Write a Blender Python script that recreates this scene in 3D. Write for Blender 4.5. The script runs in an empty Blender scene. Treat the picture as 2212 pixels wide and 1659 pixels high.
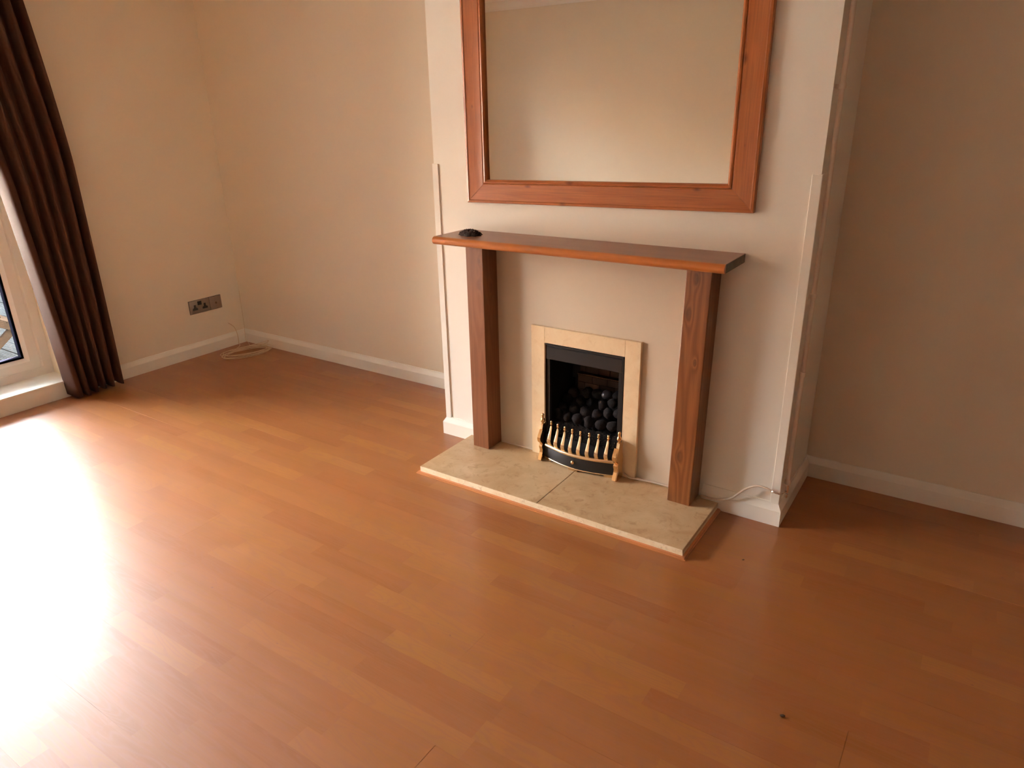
import bpy, bmesh, math, random
from mathutils import Vector, Matrix
random.seed(7)
C = bpy.context.scene.collection
S = bpy.context.scene

# ------------------------------------------------------------------ camera
YAW, PITCH, ROLL, FPX = -0.5932, -0.3679, -0.0201, 1523.19
cy, sy = math.cos(YAW), math.sin(YAW)
FWD = Vector((math.sin(YAW)*math.cos(PITCH), math.cos(YAW)*math.cos(PITCH), math.sin(PITCH)))
RT = Vector((cy, -sy, 0)); UPV = RT.cross(FWD)
r_ = math.cos(ROLL)*RT + math.sin(ROLL)*UPV
u_ = -math.sin(ROLL)*RT + math.cos(ROLL)*UPV
cd = bpy.data.cameras.new('camera'); cam = bpy.data.objects.new('camera', cd); C.objects.link(cam)
cam.matrix_world = Matrix(((r_.x, u_.x, -FWD.x, 0), (r_.y, u_.y, -FWD.y, 0), (r_.z, u_.z, -FWD.z, 1.4758), (0, 0, 0, 1)))
cd.sensor_width = 36; cd.lens = 36*FPX/2212; cd.clip_start = .02
S.camera = cam

# ------------------------------------------------------------------ light
S.view_settings.view_transform = 'Standard'; S.view_settings.look = 'None'
S.view_settings.gamma = 1; S.view_settings.exposure = 2.47
try: S.view_settings.use_curve_mapping = False
except Exception: pass
S.cycles.use_denoising = True
S.cycles.max_bounces = 14; S.cycles.diffuse_bounces = 10; S.cycles.glossy_bounces = 6
S.cycles.transparent_max_bounces = 12; S.cycles.transmission_bounces = 6
S.cycles.sample_clamp_indirect = 6; S.cycles.blur_glossy = 1.0
SKY = 18.0
w = bpy.data.worlds.new('overcast_sky'); S.world = w; w.use_nodes = True
nt = w.node_tree; nt.nodes.clear()
geo = nt.nodes.new('ShaderNodeTexCoord'); sep = nt.nodes.new('ShaderNodeSeparateXYZ')
rmp = nt.nodes.new('ShaderNodeValToRGB'); bg = nt.nodes.new('ShaderNodeBackground'); wo = nt.nodes.new('ShaderNodeOutputWorld')
nt.links.new(geo.outputs['Generated'], sep.inputs[0]); nt.links.new(sep.outputs['Z'], rmp.inputs[0])
nt.links.new(rmp.outputs[0], bg.inputs[0]); nt.links.new(bg.outputs[0], wo.inputs[0])
e = rmp.color_ramp.elements
e[0].position = 0.0; e[0].color = (.72, .80, .92, 1)
e[1].position = 1.0; e[1].color = (.45, .55, .70, 1)
for p, c in ((.34, (.84, .90, 1.0, 1)), (.44, (.84, .90, 1.0, 1)), (.60, (.62, .70, .80, 1))):
    x = rmp.color_ramp.elements.new(p); x.color = c
bg.inputs[1].default_value = SKY
sl = bpy.data.lights.new('sun', 'SUN'); sl.energy = 330; sl.angle = math.radians(5); sl.color = (1, .96, .90)
so = bpy.data.objects.new('sun', sl); C.objects.link(so)
so.rotation_euler = Vector((.30, -.95, -.62)).to_track_quat('-Z', 'Y').to_euler()
# light portal (no light of its own) in the patio door
pl = bpy.data.lights.new('door_portal', 'AREA'); pl.shape = 'RECTANGLE'; pl.size = 2.0; pl.size_y = 2.15
pl.cycles.is_portal = True
po = bpy.data.objects.new('door_portal', pl); C.objects.link(po)
po.location = (-4.415, .724, 1.09); po.rotation_euler = (math.pi/2, 0, -math.pi/2)

# ------------------------------------------------------------------ node helper
class N:
    def __init__(s, name):
        s.m = bpy.data.materials.new(name); s.m.use_nodes = True; s.t = s.m.node_tree; s.t.nodes.clear()
        s.out = s.t.nodes.new('ShaderNodeOutputMaterial')
    def n(s, typ, **kw):
        x = s.t.nodes.new('ShaderNode'+typ)
        for k, v in kw.items(): setattr(x, k, v)
        return x
    def put(s, sock, v):
        if v is None: return
        if isinstance(v, bpy.types.NodeSocket): s.t.links.new(v, sock)
        else:
            if hasattr(sock.default_value, '__len__') and not isinstance(v, (int, float)):
                v = tuple(v)
                if len(sock.default_value) == 4 and len(v) == 3: v = v+(1,)
            sock.default_value = v
    def math(s, op, a, b=None, c=None, clamp=False):
        x = s.n('Math', operation=op, use_clamp=clamp)
        for i, v in enumerate((a, b, c)): s.put(x.inputs[i], v)
        return x.outputs[0]
    def vec(s, op, a, b=None):
        x = s.n('VectorMath', operation=op); s.put(x.inputs[0], a); s.put(x.inputs[1], b)
        return x.outputs['Value'] if op in ('LENGTH', 'DISTANCE', 'DOT_PRODUCT') else x.outputs[0]
    def noise(s, v, scale=5, detail=3, rough=.5, dist=0):
        x = s.n('TexNoise'); s.put(x.inputs['Vector'], v)
        x.inputs['Scale'].default_value = scale; x.inputs['Detail'].default_value = detail
        x.inputs['Roughness'].default_value = rough; x.inputs['Distortion'].default_value = dist
        return x.outputs['Fac']
    def ramp(s, f, stops, interp='LINEAR'):
        x = s.n('ValToRGB'); s.put(x.inputs[0], f); cr = x.color_ramp; cr.interpolation = interp
        while len(cr.elements) < len(stops): cr.elements.new(.5)
        for el, (p, c) in zip(cr.elements, stops):
            el.position = p; el.color = tuple(c)+(1,) if len(c) == 3 else c
        return x.outputs[0]
    def mix(s, f, a, b, mode='MIX'):
        x = s.n('Mix', data_type='RGBA', blend_type=mode); s.put(x.inputs[0], f); s.put(x.inputs[6], a); s.put(x.inputs[7], b)
        return x.outputs[2]
    def comb(s, a, b, c):
        x = s.n('CombineXYZ')
        for i, v in enumerate((a, b, c)): s.put(x.inputs[i], v)
        return x.outputs[0]
    def sepx(s, v):
        x = s.n('SeparateXYZ'); s.put(x.inputs[0], v); return x.outputs
    def pos(s): return s.n('NewGeometry').outputs['Position']
    def obj(s): return s.n('TexCoord').outputs['Object']
    def bump(s, h, strength=.2, dist=.002):
        x = s.n('Bump'); s.put(x.inputs['Height'], h); x.inputs['Strength'].default_value = strength
        x.inputs['Distance'].default_value = dist; return x.outputs[0]
    def pbr(s, col, rough=.5, metal=0, normal=None, **kw):
        b = s.n('BsdfPrincipled'); s.put(b.inputs['Base Color'], col); s.put(b.inputs['Roughness'], rough)
        s.put(b.inputs['Metallic'], metal)
        if normal is not None: s.put(b.inputs['Normal'], normal)
        for k, v in kw.items(): s.put(b.inputs[k.replace('_', ' ')], v)
        s.t.links.new(b.outputs[0], s.out.inputs[0]); s.b = b
        return s.m

M = {}
def paint(name, col, rough=.6, var=.03, bs=.12):
    a = N(name); p = a.obj()
    f = a.noise(p, 3, 4)
    c = a.mix(a.math('MULTIPLY', f, var*2), col, tuple(x*.8 for x in col))
    h = a.noise(p, 260, 2)
    M[name] = a.pbr(c, rough, normal=a.bump(h, bs, .0008))
paint('wall_paint', (.82, .745, .60), .55, .08)
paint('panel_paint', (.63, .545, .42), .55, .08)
paint('cream_paint', (.86, .85, .765), .5, .05)
paint('gloss_white', (.86, .85, .765), .28, .05, .03)
paint('ceiling_white', (.88, .87, .83), .8)
paint('upvc', (.87, .83, .76), .25, .02, .01)
paint('pipe_paint', (.76, .66, .56), .35, .03, .05)

def floor_mat():
    a = N('laminate'); x, y, z = a.sepx(a.pos())
    v = a.math('DIVIDE', a.math('ADD', y, 5.82), .2/3)
    sid = a.math('FLOOR', v)
    w1 = a.n('TexWhiteNoise', noise_dimensions='1D'); a.put(w1.inputs['W'], sid)
    ln = .43
    u = a.math('ADD', a.math('DIVIDE', a.math('ADD', x, 10), ln), a.math('MULTIPLY', w1.outputs['Value'], 7.3))
    pid = a.math('FLOOR', u)
    w2 = a.n('TexWhiteNoise', noise_dimensions='2D'); a.put(w2.inputs['Vector'], a.comb(sid, pid, 0))
    rnd = w2.outputs['Value']; off = a.math('MULTIPLY', rnd, 40)
    P = a.comb(a.math('MULTIPLY', x, 1.0), a.math('ADD', y, off), off)
    Pl = a.vec('MULTIPLY', P, (1.3, 9, 1))
    ring = a.noise(Pl, 1.5, 2, .45, .3)
    cath = a.math('SINE', a.math('MULTIPLY', ring, 105))
    line = a.math('POWER', a.math('MULTIPLY', a.math('ADD', cath, 1), .5), 3.0)
    Pf = a.vec('MULTIPLY', P, (3.5, 120, 1))
    fine = a.noise(Pf, 1.6, 4, .6)
    soft = a.noise(a.vec('MULTIPLY', P, (1.2, 14, 1)), 1.2, 3, .5)
    base = a.ramp(rnd, [(0, (.262, .079, .009)), (.25, (.298, .108, .014)), (.5, (.272, .086, .010)), (.75, (.345, .140, .021)), (1, (.292, .098, .012))])
    base = a.mix(a.ramp(soft, [(.35, (0, 0, 0)), (.7, (1, 1, 1))]), a.mix(.35, base, (.40, .14, .05)), base)
    base = a.mix(a.math('MULTIPLY', line, .52), base, (.30, .105, .040))
    base = a.mix(a.math('MULTIPLY', a.ramp(fine, [(.45, (0, 0, 0)), (.72, (1, 1, 1))]), .40), base, (.33, .12, .04))
    specks = a.noise(a.pos(), 34, 1)
    base = a.mix(a.ramp(specks, [(.80, (0, 0, 0)), (.83, (1, 1, 1))]), base, (.25, .09, .04))
    smear = a.noise(a.vec('MULTIPLY', a.pos(), (3, 5, 1)), 1.6, 4, .6)
    rough = a.math('ADD', .36, a.math('MULTIPLY', smear, .16))
    crg = a.math('ADD', .05, a.math('MULTIPLY', smear, .10))
    M['laminate'] = a.pbr(base, rough, normal=a.bump(a.noise(a.pos(), 7, 2), .10, .004),
                          Coat_Weight=.5, Coat_Roughness=crg, Coat_IOR=1.5, Specular_IOR_Level=.7)
floor_mat()

def wood(name, base, light, dark, grain='z', rough=.4, knots=(), freq=90, coat=0, contrast=.6, bs=.05, spec=.5):
    """stained softwood: long grain along one axis, bent round knots given in object space"""
    a = N(name); p = a.obj()
    sc = {'z': (1, 1, .06), 'x': (.06, 1, 1), 'y': (1, .06, 1)}[grain]
    Pw = a.vec('MULTIPLY', p, sc)
    g = a.math('MULTIPLY', a.noise(Pw, 9, 2, .5, .4), 1.0)
    kn = None
    for (k, size) in knots:
        d = a.vec('SUBTRACT', p, k)
        d = a.vec('MULTIPLY', d, {'z': (1, 1, .45), 'x': (.45, 1, 1), 'y': (1, .45, 1)}[grain])
        L = a.vec('LENGTH', d)
        b = a.math('DIVIDE', size*size, a.math('ADD', a.math('MULTIPLY', L, L), size*size*.7))
        g = a.math('ADD', g, a.math('MULTIPLY', b, .11))
        core = a.math('SUBTRACT', 1, a.math('DIVIDE', L, size*.9), clamp=True)
        kn = core if kn is None else a.math('MAXIMUM', kn, core)
    s1 = a.math('MULTIPLY', a.math('ADD', a.math('SINE', a.math('MULTIPLY', g, freq)), 1), .5)
    fine = a.noise(a.vec('MULTIPLY', p, tuple(.02 if q < .5 else 1 for q in sc)), 420, 2)
    tone = a.noise(p, 6, 2)
    c = a.mix(tone, base, tuple(x*.78 for x in base))
    c = a.mix(a.math('MULTIPLY', s1, contrast), c, light)
    c = a.mix(a.math('MULTIPLY', a.ramp(fine, [(.42, (0, 0, 0)), (.7, (1, 1, 1))]), .35), c, dark)
    if kn is not None: c = a.mix(a.math('MULTIPLY', a.math('POWER', kn, .8), .85), c, dark)
    M[name] = a.pbr(c, rough, normal=a.bump(fine, bs, .001), Coat_Weight=coat, Coat_Roughness=.15, Specular_IOR_Level=spec)

def stone(name, c1, c2, c3, rough=.35, sc=1.0, spots=.5):
    a = N(name); p = a.obj()
    n1 = a.noise(p, 7*sc, 5, .6, 1.0); n2 = a.noise(p, 26*sc, 4, .65, .8); n3 = a.noise(p, 90*sc, 3)
    c = a.mix(a.ramp(n1, [(.35, (0, 0, 0)), (.68, (1, 1, 1))]), c1, c2)
    c = a.mix(a.math('MULTIPLY', a.ramp(n2, [(.55, (0, 0, 0)), (.74, (1, 1, 1))]), spots), c, c3)
    c = a.mix(a.math('MULTIPLY', a.ramp(n3, [(.62, (0, 0, 0)), (.75, (1, 1, 1))]), .25), c, c3)
    M[name] = a.pbr(c, rough, normal=a.bump(n3, .06, .001))
stone('hearth_stone', (.56, .40, .225), (.46, .30, .15), (.31, .175, .07), .33, 1.0, .75)
stone('hearth_edge', (.80, .70, .50), (.74, .60, .38), (.45, .32, .18), .6, 2.4, .7)
stone('surround_stone', (.80, .65, .43), (.76, .58, .36), (.60, .41, .22), .28, 1.4, .35)

def flat(name, col, rough=.5, metal=0, **kw):
    a = N(name); f = a.noise(a.obj(), 40, 3)
    c = a.mix(a.math('MULTIPLY', f, .25), col, tuple(x*.6 for x in col))
    M[name] = a.pbr(c, rough, metal, **kw)
flat('black_enamel', (.012, .011, .011), .38)
flat('soot_black', (.010, .008, .008), .8)
flat('firebrick', (.060, .034, .024), .9)
flat('bronze', (.16, .09, .045), .35, .9)
flat('brass', (.85, .55, .27), .20, 1)
flat('brass_satin', (.86, .66, .42), .26, 1)
flat('chrome', (.9, .9, .9), .22, 1)
flat('brushed_steel', (.36, .29, .24), .38, .85)
flat('black_plastic', (.015, .013, .012), .4)
flat('cable_cream', (.68, .54, .36), .5)
flat('hose_white', (.60, .50, .39), .45)
flat('bead_white', (.72, .62, .50), .5)
flat('coaster_brown', (.030, .014, .009), .65)
flat('gasket', (.0025, .0025, .004), .8, 0, Specular_IOR_Level=0.0)
flat('crumb', (.10, .055, .03), .8)

def coal_mat():
    a = N('coal'); p = a.pos(); n = a.noise(p, 130, 4, .7)
    c = a.mix(n, (.010, .0075, .007), (.026, .019, .018))
    M['coal'] = a.pbr(c, .85, normal=a.bump(n, .9, .003), Specular_IOR_Level=.25)
    a = N('ember'); n = a.noise(a.pos(), 160, 4, .7)
    c = a.ramp(n, [(.40, (.005, .004, .0035)), (.60, (.014, .010, .008)), (.70, (.20, .15, .08))])
    M['ember'] = a.pbr(c, .9, normal=a.bump(n, 1, .004), Specular_IOR_Level=.15)
coal_mat()

def cloth():
    a = N('curtain_cloth'); p = a.obj(); x, y, z = a.sepx(p)
    n = a.noise(a.vec('MULTIPLY', p, (300, 300, 60)), 1, 2); s = a.noise(p, 5, 2)
    c = a.mix(n, (.062, .026, .015), (.092, .040, .025))
    M['curtain_cloth'] = a.pbr(c, .48, normal=a.bump(n, .15, .001), Sheen_Weight=.06, Sheen_Roughness=.4, Sheen_Tint=(.75, .62, .66), Specular_IOR_Level=.12)
cloth()

def mirror_mat():
    a = N('mirror_silver'); p = a.obj()
    n = a.noise(p, 55, 2, .5); haze = a.noise(a.vec('MULTIPLY', p, (1, 1, 2)), 2.5, 3)
    g = a.n('BsdfGlossy'); g.inputs['Color'].default_value = (.68, .665, .615, 1); g.inputs['Roughness'].default_value = .004
    d = a.n('BsdfDiffuse'); d.inputs['Color'].default_value = (.8, .8, .78, 1)
    dust = a.math('ADD', .01, a.math('MULTIPLY', a.ramp(n, [(.80, (0, 0, 0)), (.84, (1, 1, 1))]), .5))
    mx = a.n('MixShader'); a.put(mx.inputs[0], dust); a.t.links.new(g.outputs[0], mx.inputs[1]); a.t.links.new(d.outputs[0], mx.inputs[2])
    a.t.links.new(mx.outputs[0], a.out.inputs[0]); M['mirror_silver'] = a.m
    a = N('window_glass')
    fr = a.n('Fresnel'); fr.inputs[0].default_value = 1.45
    t = a.n('BsdfTransparent'); t.inputs[0].default_value = (.95, .96, .95, 1)
    g = a.n('BsdfGlossy'); g.inputs['Roughness'].default_value = .0
    mx = a.n('MixShader'); a.put(mx.inputs[0], fr.outputs[0]); a.t.links.new(t.outputs[0], mx.inputs[1]); a.t.links.new(g.outputs[0], mx.inputs[2])
    a.t.links.new(mx.outputs[0], a.out.inputs[0]); M['window_glass'] = a.m
mirror_mat()

def outdoor_mats():
    a = N('weathered_deck'); x, y, z = a.sepx(a.pos())
    st = a.math('MULTIPLY', a.math('ADD', a.math('SINE', a.math('MULTIPLY', y, 2*math.pi/.0167)), 1), .5)
    n = a.noise(a.vec('MULTIPLY', a.pos(), (5, 60, 1)), 1, 4, .65)
    f = a.math('ADD', a.math('MULTIPLY', st, .6), a.math('MULTIPLY', n, .5))
    c = a.ramp(f, [(.25, (.004, .004, .0037)), (.6, (.011, .011, .0105)), (.95, (.028, .028, .027))])
    M['weathered_deck'] = a.pbr(c, .8, normal=a.bump(st, .6, .004), Specular_IOR_Level=0.0)
    a = N('paving'); n = a.noise(a.pos(), 14, 5, .7)
    M['paving'] = a.pbr(a.ramp(n, [(.3, (.10, .09, .075)), (.7, (.19, .17, .145))]), .9)
    a = N('leaves'); n = a.noise(a.pos(), 20, 5, .7)
    M['leaves'] = a.pbr(a.ramp(n, [(.3, (.004, .008, .001)), (.7, (.02, .028, .006))]), .7)
    flat('fence_wood', (.22, .15, .10), .8)
    flat('white_plastic', (.03, .03, .03), .6)
    flat('brick_wall', (.36, .20, .14), .9)
outdoor_mats()
wood('teak', (.010, .0065, .0045), (.014, .010, .0075), (.005, .0035, .0025), 'y', .7, contrast=.4, spec=0)

# ------------------------------------------------------------------ geometry helpers
def box(bm, a, b, bevel=0, seg=1):
    x0, y0, z0 = (min(a[i], b[i]) for i in range(3)); x1, y1, z1 = (max(a[i], b[i]) for i in range(3))
    vs = [bm.verts.new(c) for c in ((x0, y0, z0), (x1, y0, z0), (x1, y1, z0), (x0, y1, z0), (x0, y0, z1), (x1, y0, z1), (x1, y1, z1), (x0, y1, z1))]
    fs = [bm.faces.new([vs[i] for i in f]) for f in ((0, 3, 2, 1), (4, 5, 6, 7), (0, 1, 5, 4), (1, 2, 6, 5), (2, 3, 7, 6), (3, 0, 4, 7))]
    if bevel:
        es = list({e for f in fs for e in f.edges})
        bmesh.ops.bevel(bm, geom=es, offset=bevel, segments=seg, profile=.5, affect='EDGES')
    return vs
def obj(name, bm, mat, parent=None, smooth=False, auto=None, label=None):
    me = bpy.data.meshes.new(name)
    bmesh.ops.recalc_face_normals(bm, faces=bm.faces[:])
    bm.to_mesh(me); bm.free()
    for m in (mat if isinstance(mat, (list, tuple)) else [mat]): me.materials.append(M[m])
    if smooth:
        for p in me.polygons: p.use_smooth = True
        if auto is not None: me.set_sharp_from_angle(angle=math.radians(auto))
    o = bpy.data.objects.new(name, me); C.objects.link(o)
    if parent: o.parent = parent
    if label: o['label'] = label
    return o
def bx(name, a, b, mat, parent=None, bevel=0, seg=1, **k):
    bm = bmesh.new(); box(bm, a, b, bevel, seg); return obj(name, bm, mat, parent, **k)
def struct(o): o['kind'] = 'structure'; return o
def thing(name, label, cat, group=None, kind=None):
    o = bpy.data.objects.new(name, None); C.objects.link(o); o.empty_display_size = .05
    return tag(o, label, cat, group)
def tag(o, label, cat, group=None):
    o['label'] = label; o['category'] = cat
    if group: o['group'] = group
    return o
def prism(bm, poly, axis, a, b):
    """polygon in the two remaining axes (kept order) extruded along axis from a to b"""
    def P(u, v, t): return {'x': (t, u, v), 'y': (u, t, v), 'z': (u, v, t)}[axis]
    A = [bm.verts.new(P(u, v, a)) for u, v in poly]; B = [bm.verts.new(P(u, v, b)) for u, v in poly]
    bm.faces.new(A); bm.faces.new(B[::-1]); n = len(poly)
    for i in range(n): bm.faces.new((A[i], B[i], B[(i+1) % n], A[(i+1) % n]))
def tube(bm, pts, r, n=8, cap=True, closed=False):
    pts = [Vector(p) for p in pts]; rings = []
    N_ = len(pts); prev = None
    for i, p in enumerate(pts):
        if closed: t = (pts[(i+1) % N_]-pts[i-1]).normalized()
        else: t = (pts[min(i+1, N_-1)]-pts[max(i-1, 0)]).normalized()
        if prev is None: prev = t.orthogonal().normalized()
        nrm = (prev - t*prev.dot(t)).normalized(); prev = nrm; bn = t.cross(nrm)
        rr = r[i] if isinstance(r, (list, tuple)) else r
        rings.append([bm.verts.new(p+(nrm*math.cos(2*math.pi*k/n)+bn*math.sin(2*math.pi*k/n))*rr) for k in range(n)])
    for i in range(N_-(0 if closed else 1)):
        A, B = rings[i], rings[(i+1) % N_]
        for k in range(n): bm.faces.new((A[k], A[(k+1) % n], B[(k+1) % n], B[k]))
    if cap and not closed: bm.faces.new(rings[0][::-1]); bm.faces.new(rings[-1])
def spline(ctrl, sub=8):
    P = [Vector(c) for c in ctrl]; P = [2*P[0]-P[1]]+P+[2*P[-1]-P[-2]]; out = []
    for i in range(1, len(P)-2):
        for k in range(sub):
            t = k/sub; a, b, c, d = P[i-1:i+3]
            out.append(.5*((2*b)+(c-a)*t+(2*a-5*b+4*c-d)*t*t+(3*b-a-3*c+d)*t**3))
    out.append(P[-2]); return out
def lathe(bm, prof, o=(0, 0, 0), n=14, axis='z'):
    o = Vector(o); rings = []
    for r, h in prof:
        ring = []
        for k in range(n):
            c, s = math.cos(2*math.pi*k/n)*r, math.sin(2*math.pi*k/n)*r
            v = {'z': (c, s, h), 'y': (c, h, s), 'x': (h, c, s)}[axis]
            ring.append(bm.verts.new(o+Vector(v)))
        rings.append(ring)
    for A, B in zip(rings, rings[1:]):
        for k in range(n): bm.faces.new((A[k], A[(k+1) % n], B[(k+1) % n], B[k]))
    bm.faces.new(rings[0][::-1]); bm.faces.new(rings[-1])
def sweep_segs(profile, path):
    """mitred skirting: profile (depth, z) on the right-hand side of the path; yields one bmesh per segment"""
    P = [Vector((x, y)) for x, y in path]
    D = [(P[i+1]-P[i]).normalized() for i in range(len(P)-1)]
    R = [Vector((d.y, -d.x)) for d in D]
    def off(i):
        if i == 0: return R[0]
        if i == len(P)-1: return R[-1]
        a, b = R[i-1], R[i]; return (a+b)/(1+a.dot(b))
    res = []
    for i in range(len(P)-1):
        bm = bmesh.new(); A, B = [], []
        for d, z in profile:
            a = P[i]+off(i)*d; b = P[i+1]+off(i+1)*d
            A.append(bm.verts.new((a.x, a.y, z))); B.append(bm.verts.new((b.x, b.y, z)))
        bm.faces.new(A); bm.faces.new(B[::-1]); n = len(A)
        for k in range(n): bm.faces.new((A[k], B[k], B[(k+1) % n], A[(k+1) % n]))
        res.append(bm)
    return res

# ------------------------------------------------------------------ room dimensions
XL, XR, YB, YF, ZC = -4.2324, 4.60, 2.9268, -.80, 2.362
CX0, CX1, YC = -2.041, -.4668, 2.4587
T = .2
YF2, XJ = -4.4, -.45          # unseen widening right of XJ behind the camera, added to darken the right side
D0, D1, DZ0, DZ1 = -.30, 1.748, .10, 2.08     # door opening in the left wall
HS = .0903
HZ0, HZ1 = .0084, .0333
HX0, HX1, HY = -1.8853, -.683, 2.063
OX0, OX1, OZ = -1.4744, -1.1033, .5628

# ------------------------------------------------------------------ shell
fl = struct(bx('floor', (XL-.02, YF2-.02, -.06), (XR+.02, YB+.02, -.012), 'soot_black'))
bm = bmesh.new(); box(bm, (0, .00008, -.0115), (1.28492, .19992, 0))
first = None; k = 0
for row in range(-24, 15):
    y0 = .18+.2*row
    if y0+.2 < YF2 or y0 > YB: continue
    offx = [-4.90, -5.42, -5.03, -5.75, -4.66][row % 5] + .11*((row*7) % 5)
    if row == 1: offx = -1.730-1.285*3
    if row == 3: offx = -2.20-1.285*3
    x = offx
    while x < XR:
        a, b = max(x, (XL if y0+.1 > YF-.1 else XJ)-.01), min(x+1.285, XR+.01)
        if b > a+.02:
            ya, yb = max(y0, YF2-.01), min(y0+.2, YB+.01)
            if b-a > 1.284 and yb-ya > .1999:
                if first is None: first = obj('floor_board', bm, 'laminate', fl); o = first
                else: o = first.copy(); C.objects.link(o); o.parent = fl
                o.location = (a, ya, 0)
            else:
                o = bx('floor_board', (0, .0002, -.0115), (b-a-.0001, yb-ya-.0001, 0), 'laminate', fl); o.location = (a, ya, 0)
            o.rotation_euler = (random.uniform(-.0016, .0016), random.uniform(-.00015, .00015), 0)
        x += 1.285

bm = bmesh.new()
box(bm, (XL-T, D1, -.1), (XL, YB+T, ZC)); box(bm, (XL-T, YF-T, -.1), (XL, D0, ZC))
box(bm, (XL-T, D0, DZ1), (XL, D1, ZC)); box(bm, (XL-T, D0, -.1), (XL-.0005, D1, DZ0-.012))
struct(obj('wall_left', bm, 'wall_paint'))
struct(bx('wall_back', (XL, YB, -.1), (XR+T, YB+T, ZC), 'wall_paint'))
struct(bx('wall_right', (XR, YF2-T, -.1), (XR+T, YB, ZC), 'wall_paint'))
struct(bx('wall_front', (XL, YF-T, -.1), (XJ, YF, ZC), 'wall_paint'))
struct(bx('wall_front_side', (XJ-T, YF2, -.1), (XJ, YF-T, ZC), 'wall_paint'))  # unseen return wall of the added widening
struct(bx('wall_front_far', (XJ-T, YF2-T, -.1), (XR, YF2, ZC), 'wall_paint'))
struct(bx('ceiling', (XL-T, YF2-T, ZC), (XR+T, YB+T, ZC+.15), 'ceiling_white'))
# chimney breast with the fire opening
bm = bmesh.new()
FD = .30                                   # firebox depth
box(bm, (CX0, YC, -.02), (OX0+.003, YB, ZC)); box(bm, (OX1-.003, YC, -.02), (CX1, YB, ZC))
box(bm, (OX0+.003, YC, OZ-.003), (OX1-.003, YB, ZC)); box(bm, (OX0+.003, YC, -.02), (OX1-.003, YB, HZ1-.001))
box(bm, (OX0+.003, YC+FD, HZ1-.001), (OX1-.003, YB, OZ-.003))
struct(obj('wall_chimney_breast', bm, 'cream_paint'))

# skirting
prof = [(0, 0), (.018, 0), (.018, .062), (.0165, .066), (.0060, .084), (.0045, HS), (0, HS)]
segs = sweep_segs(prof, [(XL, D1-.002), (XL, YB), (CX0, YB), (CX0, YC), (-1.8085, YC)])
for nm, b in zip(('baseboard_left', 'baseboard_back', 'baseboard_chimney_side', 'baseboard_chimney_front'), segs):
    struct(obj(nm, b, 'gloss_white'))
segs = sweep_segs(prof, [(-.752, YC), (CX1, YC), (CX1, YB), (XR, YB), (XR, YF2), (XJ, YF2), (XJ, YF), (XL, YF), (XL, D0+.002)])
for nm, b in zip(('baseboard_chimney_front', 'baseboard_chimney_side', 'baseboard_back', 'baseboard_right', 'baseboard_front_far', 'baseboard_front_side', 'baseboard_front', 'baseboard_left'), segs):
    struct(obj(nm, b, 'gloss_white'))
# coving
cp = [(0, ZC-.062), (.006, ZC-.060)] + [(.006+.056*(1-math.cos(t)), ZC-.060+.056*math.sin(t)) for t in (.3, .6, .9, 1.2, 1.5)] + [(.066, ZC-.002), (.066, ZC), (0, ZC)]
cov = [(XL, YF), (XL, YB), (CX0, YB), (CX0, YC), (CX1, YC), (CX1, YB), (XR, YB), (XR, YF2), (XJ, YF2), (XJ, YF), (XL, YF)]
bmA = bmesh.new()
for b in sweep_segs(cp, cov):
    me = bpy.data.meshes.new('tmp'); b.to_mesh(me); b.free(); bmA.from_mesh(me); bpy.data.meshes.remove(me)
struct(obj('trim_1', bmA, 'ceiling_white'))['label'] = 'white coving where walls meet ceiling'

# corner strips on the chimney breast
for i, (x0, x1, xs) in enumerate(((CX0-.006, CX0+.026, CX0-.006), (CX1-.027, CX1+.005, CX1))):
    bm = bmesh.new(); zt = 1.275
    box(bm, (x0, YC-.006, HS-.004), (x1, YC, zt), .0015)
    sx0, sx1 = (CX0-.006, CX0) if i == 0 else (CX1, CX1+.005)
    box(bm, (sx0, YC-.001, HS-.004), (sx1, YC+.030, zt), .001)
    o = struct(obj('trim_%d' % (i+2), bm, 'cream_paint'))
    o['label'] = 'cream corner strip on the %s edge of the chimney breast' % ('left' if i == 0 else 'right')

# ------------------------------------------------------------------ patio door
door = bpy.data.objects.new('door_1', None); C.objects.link(door); door['kind'] = 'structure'
door['label'] = 'white plastic framed glazed patio door'
FX = -4.430
bm = bmesh.new()
prismf = []
fw = .058
def frame_rect(bm, x0, x1, y0, y1, z0, z1, wd, ch=0.0, chx=0.0):
    """rectangular frame in the YZ plane between x0 (outside) and x1 (room side)"""
    rings = []
    for (x, ins) in ((x0, 0), (x1, 0), (x1, wd-ch), (x1-chx, wd), (x0, wd)):
        rings.append([bm.verts.new(c) for c in ((x, y0+ins, z0+ins), (x, y1-ins, z0+ins), (x, y1-ins, z1-ins), (x, y0+ins, z1-ins))])
    n = len(rings)
    for i in range(n):
        A, B = rings[i], rings[(i+1) % n]
        for k in range(4): bm.faces.new((A[k], A[(k+1) % 4], B[(k+1) % 4], B[k]))
frame_rect(bm, FX-.07, FX, D0, D1, DZ0, DZ1, fw, .012, .010)
obj('frame', bm, 'upvc', door)
ymid = (D0+D1)/2
for (y0, y1) in ((D0+fw+.001, ymid-.001), (ymid+.001, D1-fw-.001)):
    bm = bmesh.new(); frame_rect(bm, FX-.062, FX-.002, y0, y1, DZ0+fw+.001-.012, DZ1-fw, .071, .022, .016)
    s = obj('sash', bm, 'upvc', door)
    bm = bmesh.new(); frame_rect(bm, FX-.061, FX-.0165, y0+.0695, y1-.0695, DZ0+fw-.011+.0695, DZ1-fw-.0695, .010)
    obj('gasket', bm, 'gasket', s)
    bx('glass_pane', (FX-.028, y0+.079, DZ0+fw-.011+.079), (FX-.024, y1-.079, DZ1-fw-.079), 'window_glass', s)
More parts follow.
